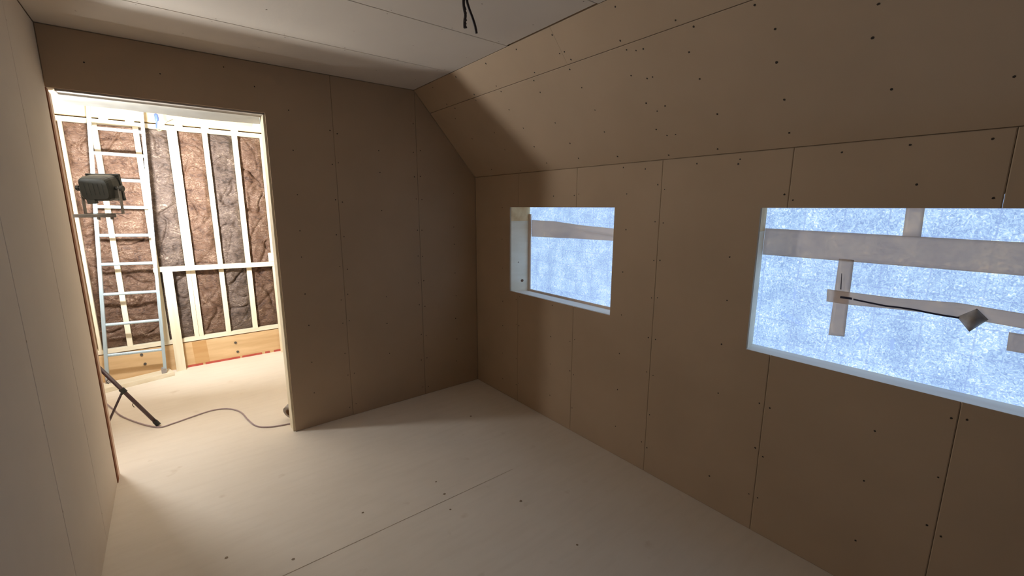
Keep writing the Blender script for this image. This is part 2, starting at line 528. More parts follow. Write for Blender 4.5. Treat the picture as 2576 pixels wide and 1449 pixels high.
# flat ceiling
FRC = (Vector((0, 0, CZ)), X, Y, -Z)
bm = bmesh.new()
cs = [0.0, -0.562, -1.160, -1.795, -2.41, -3.03, -3.65, -4.27, -4.89, -5.51, YB]
for i, (a, b) in enumerate(zip(cs, cs[1:])):
    panel(bm, FRC, LX, SX - (0.009 if i == 2 else 0.0), b, a, (1, 1, 1, 1))
for s in cs[1:-1]:
    for k in range(7):
        for off in (-0.022, 0.022):
            dot(bm, FRC, -0.62 - 0.30 * k + random.uniform(-0.02, 0.02), s + off, random.uniform(0.003, 0.004))
for s in (-0.28, -0.87, -1.47, -2.1):
    for k in range(6):
        dot(bm, FRC, -0.62 - 0.34 * k + random.uniform(-0.04, 0.04), s + random.uniform(-0.03, 0.03), random.uniform(0.003, 0.0042))
box(bm, (LX - 0.1, YB, CZ + T_BOARD + 0.0004), (SX + 0.02, 0.0, CZ + 0.15), 2)
o = obj('ceiling', bm, [M['drywall_ceiling'], noisy('ceiling_screw', (0.20, 0.17, 0.14), (0.28, 0.24, 0.20), 30, 0.7), M['framing']])
struct(o, 'flat drywall ceiling with straight board joints', 'ceiling')

# back wall (with the doorway)
FRB = (Vector((0, 0, 0)), X, Z, -Y)
bm = bmesh.new()
s1, s2 = -1.151, -0.537
panel(bm, FRB, LX, DX, DZ, CZ, (1, 0, 0, 1))
panel(bm, FRB, DX, s1, 0, CZ, (0, 1, 1, 1))
panel(bm, FRB, s1, s2, 0, CZ, (1, 1, 1, 1))
# last piece follows the slope
P = lambda x, z, d: bm.verts.new((x, d, z))
prof = [(s2 + GAP / 2, 0.002), (-0.001, 0.002), (-0.001, KZ - 0.002), (s2 + GAP / 2, CZ - 0.012)]
fr_ = [P(x, z, 0) for x, z in prof]
bk_ = [P(x, z, T_BOARD) for x, z in prof]
bm.faces.new(fr_)
bm.faces.new(bk_[::-1])
for i in range(4):
    j = (i + 1) % 4
    bm.faces.new((fr_[i], bk_[i], bk_[j], fr_[j]))
for s in (s1, s2):
    dots_column(bm, FRB, s, 0.05, CZ - 0.15, 0.22, 0.04, off=0.024)
for s in (-1.415, -0.84, -0.22):
    dots_column(bm, FRB, s, 0.15, (CZ if s < -0.6 else KZ) - 0.1, 0.22, 0.05, off=0)
for x in (-2.35, -2.05, -1.75, -1.60):
    dot(bm, FRB, x, 2.33 + random.uniform(-0.05, 0.05), 0.004)
# framing
b0, b1 = T_BOARD + 0.0004, WT
box(bm, (LX - 0.10, b0, DZ + 0.002), (SX, b1, CZ + 0.30), 2)
box(bm, (DX + 0.002, b0, 0.0), (SX, b1, DZ + 0.002), 2)
vs = [bm.verts.new((x, d, z)) for d in (b0, b1) for x, z in ((SX, 0.0), (0.0, 0.0), (0.0, KZ), (SX, CZ + 0.30))]
for q in ((0, 1, 2, 3), (7, 6, 5, 4), (0, 4, 5, 1), (1, 5, 6, 2), (2, 6, 7, 3), (3, 7, 4, 0)):
    bm.faces.new([vs[i] for i in q]).material_index = 2
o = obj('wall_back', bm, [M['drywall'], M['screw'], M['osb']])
struct(o, 'dark drywall back wall with an open doorway', 'wall')

# left wall
FRL = (Vector((LX, 0, 0)), Y, Z, X)
bm = bmesh.new()
lsm = [0.0, -0.575, -1.185, -1.80, -2.42, -3.04, -3.66, -4.28, -4.90, -5.52, YB]
for a, b in zip(lsm, lsm[1:]):
    panel(bm, FRL, b, a, 0, CZ, (1, 1, 1, 1))
for s in lsm[1:-1]:
    dots_column(bm, FRL, s, 0.1, CZ, 0.33, 0.06, off=0.0, mi=1)
box(bm, (LX - 0.10, YB, 0.0), (LX - T_BOARD - 0.0004, 0.0, CZ), 2)
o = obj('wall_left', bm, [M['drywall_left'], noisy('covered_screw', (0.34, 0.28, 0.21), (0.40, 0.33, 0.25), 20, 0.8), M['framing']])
struct(o, 'plain drywall side wall close to the left', 'wall')

# rear wall behind the viewer
bm = bmesh.new()
box(bm, (LX - 0.1, YB - 0.1, 0.0), (0.24, YB, CZ + 0.15))
o = obj('wall_rear', bm, M['drywall'])
struct(o, 'plain drywall wall at the near end of the room', 'wall')

# door lining: head board, right stud, left stud with brown board edge
bm = bmesh.new()
box(bm, (LX + 0.03, 0.014, DZ - 0.010), (DX, WT + 0.015, DZ + 0.0015))
o = obj('trim_head', bm, noisy('grey_header_board', (0.36, 0.33, 0.30), (0.42, 0.39, 0.355), 5, 0.8, stretch=(0.4, 3, 3)))
struct(o, 'pale raw header underside across the doorway', 'trim')
bm = bmesh.new()
box(bm, (DX - 0.012, 0.014, 0.0), (DX + 0.0015, WT + 0.015, DZ - 0.011))
o = obj('trim_jamb', bm, M['pine'])
struct(o, 'pale pine stud lining the right side of the doorway', 'trim')
bm = bmesh.new()
box(bm, (LX - 0.012, 0.002, 0.0), (LX + 0.004, 0.050, DZ - 0.002))
o = obj('trim_left', bm, M['jamb_edge'])
struct(o, 'reddish brown board edge on the left of the doorway', 'trim')
bm = bmesh.new()
box(bm, (LX - 0.030, 0.051, 0.0), (LX + 0.003, WT + 0.015, DZ - 0.011))
o = obj('trim_stud', bm, M['jamb_lit'])
struct(o, 'pinkish lit stud lining the left side of the doorway', 'trim')

# strip of plastic sheet along the head of the doorway
bm = bmesh.new()
g = []
for i in range(61):
    t = i / 60
    x = LX + 0.004 + (DX - 0.013 - LX - 0.004) * t
    lo = 2.097 + 0.004 * math.sin(7 * t) + 0.003 * noise.noise(Vector((t * 12, 0, 3)))
    row = []
    for j in range(7):
        v = j / 6
        row.append(bm.verts.new((x, WT + 0.022 - 0.007 * math.sin(math.pi * v) * (0.6 + noise.noise(Vector((t * 14, v * 3, 1)))), lo + (2.150 - lo) * v)))
    g.append(row)
for i in range(60):
    for j in range(6):
        bm.faces.new((g[i][j], g[i + 1][j], g[i + 1][j + 1], g[i][j + 1]))
mt, nt, b = nodes_of('milky_plastic')
b.inputs['Base Color'].default_value = (0.78, 0.77, 0.74, 1)
b.inputs['Roughness'].default_value = 0.4
tr = N(nt, 'ShaderNodeBsdfTranslucent')
tr.inputs['Color'].default_value = (0.72, 0.74, 0.72, 1)
mx = N(nt, 'ShaderNodeMixShader')
mx.inputs['Fac'].default_value = 0.22
nt.links.new(b.outputs[0], mx.inputs[1])
nt.links.new(tr.outputs[0], mx.inputs[2])
nt.links.new(mx.outputs[0], nt.nodes['Material Output'].inputs['Surface'])
o = obj('plastic_strip', bm, mt, smooth=True)
tag(o, 'greyish strip of plastic sheet hanging along the doorway head', 'plastic sheet')

# the lit room beyond: side walls, ceiling, outer sheathing
bm = bmesh.new()
box(bm, (-5.1, WT, 0.0), (-5.0, 2.3, 2.76))
o = obj('wall_side_far', bm, M['drywall_ceiling'])
struct(o, 'pale board wall at the left end of the lit room', 'wall')
bm = bmesh.new()
box(bm, (0.24, 0.0, 0.0), (0.34, 2.3, 2.76))
o = obj('wall_side_near', bm, M['drywall_ceiling'])
struct(o, 'pale board wall at the right end of the lit room', 'wall')
bm = bmesh.new()
box(bm, (-5.0, 0.0, 0.0), (LX - 0.10, WT, 2.76))
box(bm, (SX, 0.013, CZ + 0.30), (0.24, WT, 2.76))
box(bm, (0.0, 0.013, 0.0), (0.24, WT, 2.76))
o = obj('wall_partition', bm, M['drywall_ceiling'])
struct(o, 'drywall partition beside the doorway in the lit room', 'wall')
bm = bmesh.new()
box(bm, (-5.0, 0.0, 2.74), (0.24, 2.3, 2.84))
o = obj('ceiling_far', bm, M['drywall_ceiling'])
struct(o, 'pale ceiling of the lit room beyond the doorway', 'ceiling')

# framed outer wall
YF = 2.02
far = thing('wall_far', (-2.0, YF, 0), 'framed outer wall of pale pine studs seen through the doorway', 'wall', kind='structure')
bm = bmesh.new()
box(bm, (-5.0, YF + 0.12, 0.0), (0.24, 2.28, 2.74))
obj('sheathing', bm, M['framing'], far)
studs = [(-3.21, -3.17), (-2.965, -2.925), (-2.722, -2.700), (-2.527, -2.488), (-2.259, -2.218), (-2.022, -1.948), (-1.757, -1.716), (-1.516, -1.472), (-1.272, -1.232), (-1.03, -0.99), (-0.79, -0.75), (-0.54, -0.50), (-0.29, -0.25)]
for i, (a, b) in enumerate(studs):
    bm = bmesh.new()
    if b - a > 0.06:
        mid = (a + b) / 2
        box(bm, (a, YF, 0.300), (mid - 0.0008, YF + 0.089, 2.265))
        box(bm, (mid + 0.0008, YF + 0.002, 0.300), (b, YF + 0.089, 2.265))
    else:
        box(bm, (a, YF, 0.300), (b, YF + 0.089, 2.265))
    obj('stud', bm, M['pine'], far, bevel=0.0015)
bm = bmesh.new()
box(bm, (-5.0, YF - 0.001, 0.262), (0.24, YF + 0.095, 0.2998))
obj('bottom_plate', bm, M['pine_flat'], far, bevel=0.0015)
bm = bmesh.new()
box(bm, (-5.0, YF - 0.001, 2.2652), (0.24, YF + 0.095, 2.303))
obj('top_plate', bm, M['pine_flat'], far, bevel=0.0015)
bm = bmesh.new()
box(bm, (-5.0, YF + 0.004, 0.0), (0.24, YF + 0.06, 0.253))
rb = obj('rim_board', bm, M['lvl'], far)
for x0, x1 in ((-2.045, -1.925),):
    bm = bmesh.new()
    quad(bm, ((x0, YF + 0.0034, 0.012), (x1, YF + 0.0034, 0.012), (x1 - 0.012, YF + 0.0034, 0.25), (x0 - 0.008, YF + 0.0034, 0.25)))
    obj('wood_patch', bm, M['lvl_dark'], rb)
for x, z in ((-1.69, 0.175), (-1.68, 0.075), (-2.44, 0.205), (-2.425, 0.11), (-1.20, 0.18), (-3.0, 0.16)):
    bm = bmesh.new()
    for k in range(1):
        tube(bm, ((x, YF + 0.006, z), (x, YF - 0.004, z)), 0.012, 10)
    obj('bolt', bm, M['steel'], rb)
bm = bmesh.new()
box(bm, (-5.0, YF - 0.004, 2.316), (0.24, YF + 0.06, 2.739))
obj('upper_beam', bm, noisy('upper_beam_wood', (0.60, 0.47, 0.28), (0.72, 0.60, 0.40), 3.0, 0.7, detail=6, stretch=(0.6, 3, 5)), far)
for x in (-2.44, -2.27, -2.06, -1.93, -1.73, -1.49):
    bm = bmesh.new()
    box(bm, (x - 0.03, YF - 0.002, 2.3035), (x + 0.03, YF + 0.09, 2.3158))
    obj('shim', bm, M['pine_flat'], far)

# insulation batts, one to a bay
def batt(x0, x1, label, mat, seed):
    nx, nz = 22, 210
    bm = bmesh.new()
    z0, z1 = 0.302, 2.263
    grid = []
    for j in range(nz + 1):
        row = []
        for i in range(nx + 1):
            u, v = i / nx, j / nz
            x, z = x0 + (x1 - x0) * u, z0 + (z1 - z0) * v
            e = min(1.0, 6 * u, 6 * (1 - u)) * min(1.0, 40 * v, 40 * (1 - v))
            p = Vector((x * 5 + seed, z * 4.0, seed * 1.7))
            d = 0.5 * noise.noise(p) + 0.30 * noise.noise(p * 2.7) + 0.18 * noise.noise(p * 6.0)
            w = 0.45 * noise.noise(Vector((x * 5, z * 5, seed)))
            c1 = abs(noise.noise(Vector((x * 3.4 + seed * 3 + w + 0.8 * z, z * 2.6 + seed + w, 4.1))))
            c2 = abs(noise.noise(Vector((x * 6.5 + seed + w, z * 4.5 - 1.5 * x + w, 9.3 + seed))))
            d -= 0.6 * max(0.0, 0.06 - c1) / 0.06 + 0.25 * max(0.0, 0.10 - c2) / 0.10
            row.append(bm.verts.new((x, YF + 0.045 - e * min(0.043, 0.016 + 0.045 * d), z)))
        grid.append(row)
    for j in range(nz):
        for i in range(nx):
            bm.faces.new((grid[j][i], grid[j][i + 1], grid[j + 1][i + 1], grid[j + 1][i]))
    # back and edges
    bk = [bm.verts.new(p) for p in ((x0, YF + 0.118, z0), (x1, YF + 0.118, z0), (x1, YF + 0.118, z1), (x0, YF + 0.118, z1))]
    bm.faces.new(bk)
    bm.faces.new([grid[0][i] for i in range(nx + 1)][::-1] + [bk[0], bk[1]])
    bm.faces.new([grid[nz][i] for i in range(nx + 1)] + [bk[2], bk[3]])
    bm.faces.new([grid[j][0] for j in range(nz + 1)] + [bk[3], bk[0]])
    bm.faces.new([grid[j][nx] for j in range(nz + 1)][::-1] + [bk[1], bk[2]])
    o = obj('insulation_batt', bm, mat, smooth=True)
    tag(o, label, 'insulation', 'insulation batts between the wall studs')
batt(-2.699, -2.528, 'brown insulation batt left of the ladder, beside the doorway edge', M['batt'], 1.3)
batt(-2.487, -2.260, 'brown insulation batt directly behind the ladder rungs', M['batt'], 5.9)
batt(-2.217, -2.023, 'grey-brown insulation batt between the ladder and the wide double stud', M['batt_grey'], 9.4)
batt(-1.947, -1.758, 'reddish brown insulation batt just right of the wide double stud', M['batt'], 14.2)
batt(-1.715, -1.517, 'dark grey-brown insulation batt, second bay right of the double stud', M['batt_grey'], 20.6)
batt(-1.471, -1.273, 'brown insulation batt in the bay beside the right edge of the doorway', M['batt'], 27.1)

# ---------------------------------------------------------------- windows
def board(name, pts_front, pts_back, mat, parent):
    bm = bmesh.new()
    a = [bm.verts.new(p) for p in pts_front]
    b = [bm.verts.new(p) for p in pts_back]
    n = len(a)
    bm.faces.new(a)
    bm.faces.new(b[::-1])
    for i in range(n):
        j = (i + 1) % n
        bm.faces.new((a[i], b[i], b[j], a[j]))
    return obj(name, bm, mat, parent)

def knots(parent, pts, mat):
    for (x, y, z, r) in pts:
        bm = bmesh.new()
        bm.faces.new([bm.verts.new((x + r * 1.2 * math.cos(a), y, z + r * math.sin(a))) for a in [2 * math.pi * k / 12 for k in range(12)]])
        obj('knot', bm, mat, parent)

w1 = thing('window_1', (0.1, -0.99, 0.913), 'small square window opening nearest the corner', 'window', kind='structure')
D1 = 0.20
xa = T_BOARD + 0.0006
jl = board('jamb_board', [(xa, -0.4835, 0.868), (D1, -0.489, 0.868), (D1, -0.489, 1.470), (xa, -0.4835, 1.470)],
           [(xa, -0.4785, 0.868), (D1, -0.4785, 0.868), (D1, -0.4785, 1.470), (xa, -0.4785, 1.470)], M['plywood'], w1)
knots(jl, [(0.085, -0.4868, 1.14, 0.004), (0.125, -0.4878, 0.985, 0.012)], M['knot'])
board('header_board', [(xa, -0.4835, 1.4705), (D1, -0.489, 1.4705), (D1, -0.489, 1.624), (xa, -0.4835, 1.624)],
      [(xa, -0.4785, 1.4705), (D1, -0.4785, 1.4705), (D1, -0.4785, 1.624), (xa, -0.4785, 1.624)], M['header_wood'], w1)
board('jamb_board', [(xa, -1.4995, 0.868), (D1, -1.4995, 0.868), (D1, -1.4995, 1.624), (xa, -1.4995, 1.624)],
      [(xa, -1.5045, 0.868), (D1, -1.5045, 0.868), (D1, -1.5045, 1.624), (xa, -1.5045, 1.624)], M['plywood'], w1)
board('head_board', [(xa, -0.489, 1.5785), (D1, -0.489, 1.5785), (D1, -1.4995, 1.5785), (xa, -1.4995, 1.5785)],
      [(xa, -0.489, 1.6245), (D1, -0.489, 1.6245), (D1, -1.4995, 1.6245), (xa, -1.4995, 1.6245)], M['pine_flat'], w1)
board('sill', [(0.0005, -0.489, 0.9135), (D1, -0.489, 0.893), (D1, -1.4990, 0.893), (0.0005, -1.4990, 0.9135)],
      [(xa, -0.489, 0.869), (D1, -0.489, 0.869), (D1, -1.4990, 0.869), (xa, -1.4990, 0.869)], M['sill_wood'], w1)
board('sheathing_edge', [(0.186, -0.4892, 0.894), (0.186, -0.513, 0.894), (0.186, -0.513, 1.522), (0.186, -0.4892, 1.522)],
      [(0.196, -0.4892, 0.894), (0.196, -0.513, 0.894), (0.196, -0.513, 1.522), (0.196, -0.4892, 1.522)], M['jamb_lit'], w1)
board('sheathing_edge', [(0.186, -0.513, 0.894), (0.186, -1.4990, 0.894), (0.186, -1.4990, 0.910), (0.186, -0.513, 0.910)],
      [(0.196, -0.513, 0.894), (0.196, -1.4990, 0.894), (0.196, -1.4990, 0.910), (0.196, -0.513, 0.910)], M['jamb_lit'], w1)

w2 = thing('window_2', (0.06, -3.0, 0.911), 'long low window opening at the right edge', 'window', kind='structure')
D2 = 0.115
jl = board('jamb_board', [(xa, -2.3225, 0.868), (D2, -2.304, 0.868), (D2, -2.304, 1.470), (xa, -2.3225, 1.470)],
           [(xa, -2.2605, 0.868), (D2, -2.2605, 0.868), (D2, -2.2605, 1.470), (xa, -2.2605, 1.470)], M['plywood'], w2)
board('header_board', [(xa, -2.3225, 1.4705), (D2, -2.304, 1.4705), (D2, -2.304, 1.624), (xa, -2.3225, 1.624)],
      [(xa, -2.2605, 1.4705), (D2, -2.2605, 1.4705), (D2, -2.2605, 1.624), (xa, -2.2605, 1.624)], M['header_wood'], w2)
board('jamb_board', [(xa, -5.400, 0.868), (D2, -5.400, 0.868), (D2, -5.400, 1.624), (xa, -5.400, 1.624)],
      [(xa, -5.4095, 0.868), (D2, -5.4095, 0.868), (D2, -5.4095, 1.624), (xa, -5.4095, 1.624)], M['plywood'], w2)
board('sill', [(0.0005, -2.3225, 0.9115), (D2, -2.3045, 0.9105), (D2, -5.3995, 0.9105), (0.0005, -5.3995, 0.9115)],
      [(xa, -2.3225, 0.869), (D2, -2.3045, 0.869), (D2, -5.3995, 0.869), (xa, -5.3995, 0.869)], M['sill_wood'], w2)

def sheet(x, y0, y1, z0, z1, amp, seed, ny, nz):
    bm = bmesh.new()
    g = []
    for j in range(nz + 1):
        row = []
        for i in range(ny + 1):
            y, z = y0 + (y1 - y0) * i / ny, z0 + (z1 - z0) * j / nz
            e = min(1, 8 * i / ny, 8 * (1 - i / ny))
            row.append(bm.verts.new((x + amp * e * noise.noise(Vector((y * 3, z * 3, seed))), y, z)))
        g.append(row)
    for j in range(nz):
        for i in range(ny):
            bm.faces.new((g[j][i], g[j + 1][i], g[j + 1][i + 1], g[j][i + 1]))
    return bm
o = obj('house_wrap', sheet(0.203, -1.504, -0.479, 0.868, 1.6245, 0.002, 2.0, 30, 24), M['wrap'], smooth=True, recalc=False)
tag(o, 'bluish backlit house wrap stretched over the small corner window', 'house wrap')
o = obj('house_wrap', sheet(0.119, -5.409, -2.2612, 0.868, 1.6245, 0.002, 5.0, 84, 24), M['wrap'], smooth=True, recalc=False)
tag(o, 'bluish backlit house wrap filling the long window at the right', 'house wrap')

wrap_long = o
def print_strokes(parent, x, strokes):
    bm = bmesh.new()
    for (y0, z0, y1, z1, w) in strokes:
        d = Vector((0, y1 - y0, z1 - z0)).normalized()
        n_ = Vector((0, -d.z, d.y)) * (w / 2)
        a_, b_ = Vector((x, y0, z0)), Vector((x, y1, z1))
        quad(bm, (a_ - n_, b_ - n_, b_ + n_, a_ + n_))
    mt, nt, b = nodes_of('faint_print')
    b.inputs['Base Color'].default_value = (0.2, 0.22, 0.28, 1)
    b.inputs['Emission Color'].default_value = (0.285, 0.44, 0.78, 1)
    b.inputs['Emission Strength'].default_value = WRAP_E
    pr = obj('faint_print', bm, mt, parent)
    pr['kind'] = 'stuff'
st_ = [(-2.707, 1.085, -2.742, 1.015, 0.008), (-2.742, 1.085, -2.705, 1.015, 0.008), (-2.822, 1.062, -2.826, 1.018, 0.010),
       (-2.458, 1.215, -2.459, 1.165, 0.006)]
for k in range(9):     # a short slanted line of small blurred characters
    y = -2.415 - 0.0125 * k
    st_.append((y, 1.098 - 0.0055 * k, y - 0.001, 1.082 - 0.0055 * k, 0.004))
    if k % 3 != 1:
        st_.append((y, 1.098 - 0.0055 * k, y - 0.007, 1.0965 - 0.0055 * k, 0.003))
    if k % 2:
        st_.append((y - 0.001, 1.083 - 0.0055 * k, y - 0.008, 1.0815 - 0.0055 * k, 0.003))
print_strokes(wrap_long, 0.1165, st_)

def strip(x, topl, botl, nu, nv, label, ridge=None, name='tape_strip'):
    """a tape strip between two polylines of (y, z), 0.6 mm thick, with an optional wrinkle"""
    def at(pl, t):
        L = [0.0]
        for a, b in zip(pl, pl[1:]):
            L.append(L[-1] + math.hypot(b[0] - a[0], b[1] - a[1]))
        s = t * L[-1]
        for i in range(len(pl) - 1):
            if s <= L[i + 1] + 1e-9:
                k = (s - L[i]) / max(1e-9, L[i + 1] - L[i])
                return (pl[i][0] + (pl[i + 1][0] - pl[i][0]) * k, pl[i][1] + (pl[i + 1][1] - pl[i][1]) * k)
        return pl[-1]
    bm = bmesh.new()
    layers = []
    for th in (0.0, 0.0006):
        g = []
        for i in range(nu + 1):
            t = i / nu
            a, b = at(topl, t), at(botl, t)
            row = []
            for j in range(nv + 1):
                s = j / nv
                d = ridge(t, s) if ridge else 0.0
                row.append(bm.verts.new((x - d + th, a[0] + (b[0] - a[0]) * s, a[1] + (b[1] - a[1]) * s)))
            g.append(row)
        layers.append(g)
    A, B = layers
    for i in range(nu):
        for j in range(nv):
            bm.faces.new((A[i][j], A[i + 1][j], A[i + 1][j + 1], A[i][j + 1]))
            bm.faces.new((B[i][j], B[i][j + 1], B[i + 1][j + 1], B[i + 1][j]))
    for i in range(nu):
        bm.faces.new((A[i][0], B[i][0], B[i + 1][0], A[i + 1][0]))
        bm.faces.new((A[i][nv], A[i + 1][nv], B[i + 1][nv], B[i][nv]))
    for j in range(nv):
        bm.faces.new((A[0][j], A[0][j + 1], B[0][j + 1], B[0][j]))
        bm.faces.new((A[nu][j], B[nu][j], B[nu][j + 1], A[nu][j + 1]))
    o = obj(name, bm, M['tape'], smooth=True)
    tag(o, label, 'tape', 'grey tape strips on the house wrap')
    return o

def wrinkle1(t, s):
    c = 0.18 + 0.55 * max(0.0, t - 0.30) / 0.70
    return 0.017 * max(0.0, min(1.0, (t - 0.28) * 2.2)) * math.exp(-((s - c) / 0.09) ** 2) + 0.0012 * math.sin(17 * t + 4 * s)
strip(0.1975, [(-0.515, 1.476), (-0.775, 1.473), (-1.076, 1.451), (-1.362, 1.440), (-1.497, 1.437)],
      [(-0.515, 1.343), (-1.004, 1.355), (-1.367, 1.360), (-1.497, 1.362)], 60, 24,
      'wrinkled grey tape strip across the small corner window', wrinkle1)
wob = lambda k: (lambda t, s: 0.0012 * math.sin(9 * t * k + 3 * s) + 0.0008 * noise.noise(Vector((t * 9 * k, s * 3, k))))
strip(0.1150, [(-2.305, 1.482), (-3.076, 1.467), (-5.395, 1.430)], [(-2.305, 1.357), (-3.092, 1.356), (-5.395, 1.330)], 140, 8,
      'widest grey tape band running the full length of the long window', wob(1.0))
strip(0.1158, [(-2.797, 1.622), (-2.800, 1.470)], [(-2.849, 1.622), (-2.854, 1.470)], 6, 4,
      'short upright grey tape strip at the top of the long window', wob(0.7))
strip(0.1156, [(-2.609, 1.365), (-2.610, 1.029)], [(-2.661, 1.365), (-2.667, 1.034)], 20, 4,
      'upright grey tape strip hanging below the wide band, crossed by another', wob(0.8))
def lowridge(t, s):
    return 0.001 + 0.003 * math.exp(-((s - 0.35 - 0.3 * t) / 0.18) ** 2)
strip(0.1142, [(-2.583, 1.230), (-2.662, 1.229), (-2.816, 1.229), (-2.984, 1.240), (-3.110, 1.232), (-5.395, 1.120)],
      [(-2.586, 1.176), (-2.662, 1.175), (-2.822, 1.184), (-2.972, 1.189), (-3.117, 1.181), (-5.395, 1.065)], 150, 8,
      'wavy lower grey tape strip crossing the long window', lowridge)
# marks cut into the tape
bm = bmesh.new()
for pts, w in (([(-2.634, 1.2035), (-2.652, 1.2035), (-2.675, 1.2035)], 0.0046), ([(-2.680, 1.2015), (-2.73, 1.197), (-2.785, 1.1925), (-2.83, 1.194), (-2.876, 1.193), (-2.91, 1.1895), (-2.951, 1.187), (-2.995, 1.186)], 0.0034)):
    for (a, b) in zip(pts, pts[1:]):
        quad(bm, ((0.1085, a[0], a[1] - w), (0.1085, b[0], b[1] - w), (0.1085, b[0], b[1] + w), (0.1085, a[0], a[1] + w)))
quad(bm, ((0.1085, -2.6265, 1.305), (0.1085, -2.6285, 1.305), (0.1085, -2.6345, 1.236), (0.1085, -2.6305, 1.236)))
o = obj('cut_slit', bm, M['slit'])
tag(o, 'thin dark slit cut along the lower grey tape of the long window', 'slit')
# peeled corner of tape folding into the room
bm = bmesh.new()
nu, nv = 10, 10
c00, c10, c11, c01 = Vector((0.112, -2.988, 1.188)), Vector((0.104, -3.027, 1.143)), Vector((0.110, -3.066, 1.194)), Vector((0.104, -3.034, 1.229))
g = []
for i in range(nu + 1):
    row = []
    for j in range(nv + 1):
        u, v = i / nu, j / nv
        p = c00 * (1 - u) * (1 - v) + c10 * u * (1 - v) + c11 * u * v + c01 * (1 - u) * v
        p.x -= 0.022 * math.sin(math.pi * u) ** 0.8 * math.sin(math.pi * v) + 0.006 * u * (1 - v)
        row.append(bm.verts.new(p))
    g.append(row)
for i in range(nu):
    for j in range(nv):
        bm.faces.new((g[i][j], g[i + 1][j], g[i + 1][j + 1], g[i][j + 1]))
o = obj('tape_flap', bm, noisy('grimy_tape_back', (0.26, 0.23, 0.21), (0.52, 0.47, 0.43), 22, 0.5, lo=0.3, hi=0.7), smooth=True)
md = o.modifiers.new('solid', 'SOLIDIFY')
md.thickness = 0.0012
tag(o, 'loose curled diamond-shaped tape end on the long window', 'tape')
strip(0.1158, [(-3.118, 1.160), (-3.121, 1.095)], [(-3.172, 1.160), (-3.175, 1.095)], 6, 4,
      'short grey tape piece under the wavy strip at the right picture edge', wob(0.6))

# ---------------------------------------------------------------- ladder
lad = thing('ladder', (-2.47, 1.86, 0.04), 'tall pale blue-grey aluminium ladder leaning on the insulated wall', 'ladder')
zb, zt = 0.041, 2.62
def lpt(side, z):
    t = z / 2.478
    if side < 0:
        x = -2.678 + (0.180) * t
    else:
        x = -2.292 + (0.110) * t
    return Vector((x, 1.868 + 0.055 * t, z))
for side in (-1, 1):
    bm = bmesh.new()
    a, b = lpt(side, zb + 0.012), lpt(side, zt)
    beam(bm, a + Vector((0, 0.0, 0)), b, 0.008, 0.055, up=(0, 1, 0))
    for dy in (-0.0255, 0.0255):
        beam(bm, a + Vector((-0.008 * side * -1, dy, 0)), b + Vector((-0.008 * side * -1, dy, 0)), 0.024, 0.004, up=(0, 1, 0))
    rl = obj('side_rail', bm, M['aluminium'], lad)
    bm = bmesh.new()
    p = lpt(side, zb)
    box(bm, (p.x - 0.018, p.y - 0.034, zb), (p.x + 0.018, p.y + 0.034, zb + 0.045))
    obj('rubber_foot', bm, M['grey_rubber'], rl, bevel=0.004)
for zl, zr in ((0.285, 0.262), (0.557, 0.543), (0.825, 0.810), (1.085, 1.072), (1.333, 1.322), (1.573, 1.565), (1.800, 1.795), (2.014, 2.010), (2.215, 2.212), (2.43, 2.43)):
    bm = bmesh.new()
    tube(bm, (lpt(-1, zl), lpt(1, zr)), 0.0135, 12)
    obj('rung', bm, M['aluminium'], lad, smooth=False)
# board under the ladder feet
bm = bmesh.new()
a, b = Vector((-2.73, 1.772, 0.0205)), Vector((-2.235, 1.905, 0.0205))
beam(bm, a, b, 0.14, 0.040)
o = obj('lumber_board', bm, M['pine_flat'], bevel=0.002)
tag(o, 'pale lumber board lying on the floor under the ladder feet', 'board')

# ---------------------------------------------------------------- guard rail in front of the studs
gr = thing('guard_rail', (-1.75, 1.95, 0), 'pale pine guard rail nailed across in front of the studs', 'railing')
bm = bmesh.new()
beam(bm, (-2.262, 1.975, 1.000), (-1.225, 1.975, 0.978), 0.038, 0.046)
obj('top_rail', bm, M['pine_flat'], gr, bevel=0.0015)
bm = bmesh.new()
beam(bm, (-2.162, 1.9735, 0.0), (-2.162, 1.9735, 0.974), 0.075, 0.038, up=(0, 1, 0))
obj('post', bm, M['pine'], gr, bevel=0.0015)
bm = bmesh.new()
beam(bm, (-1.262, 1.9735, 0.0), (-1.262, 1.9735, 0.955), 0.044, 0.038, up=(0, 1, 0))
obj('post', bm, M['pine'], gr, bevel=0.0015)
bm = bmesh.new()
box(bm, (-1.312, 1.956, 1.004), (-1.235, 1.994, 1.098))
obj('block', bm, M['pine_flat'], gr, bevel=0.0015)

# red tape at the foot of the rim board
for x0, x1, lb in ((-2.11, -1.985, 'red tape piece on the rim board foot just right of the railing post'), (-1.965, -1.665, 'longest red tape piece along the foot of the rim board'),
                   (-1.645, -1.46, 'red tape piece right of the longest one at the rim board foot'), (-1.43, -1.385, 'shortest red tape piece at the foot of the rim board'),
                   (-1.345, -1.27, 'red tape piece at the rim board foot nearest the right jamb')):
    bm = bmesh.new()
    box(bm, (x0, YF + 0.0005, 0.0004), (x1, YF + 0.0035, 0.021))
    o = obj('sealing_tape', bm, M['red_tape'])
    tag(o, lb, 'tape', 'red tape pieces at the foot of the rim board')

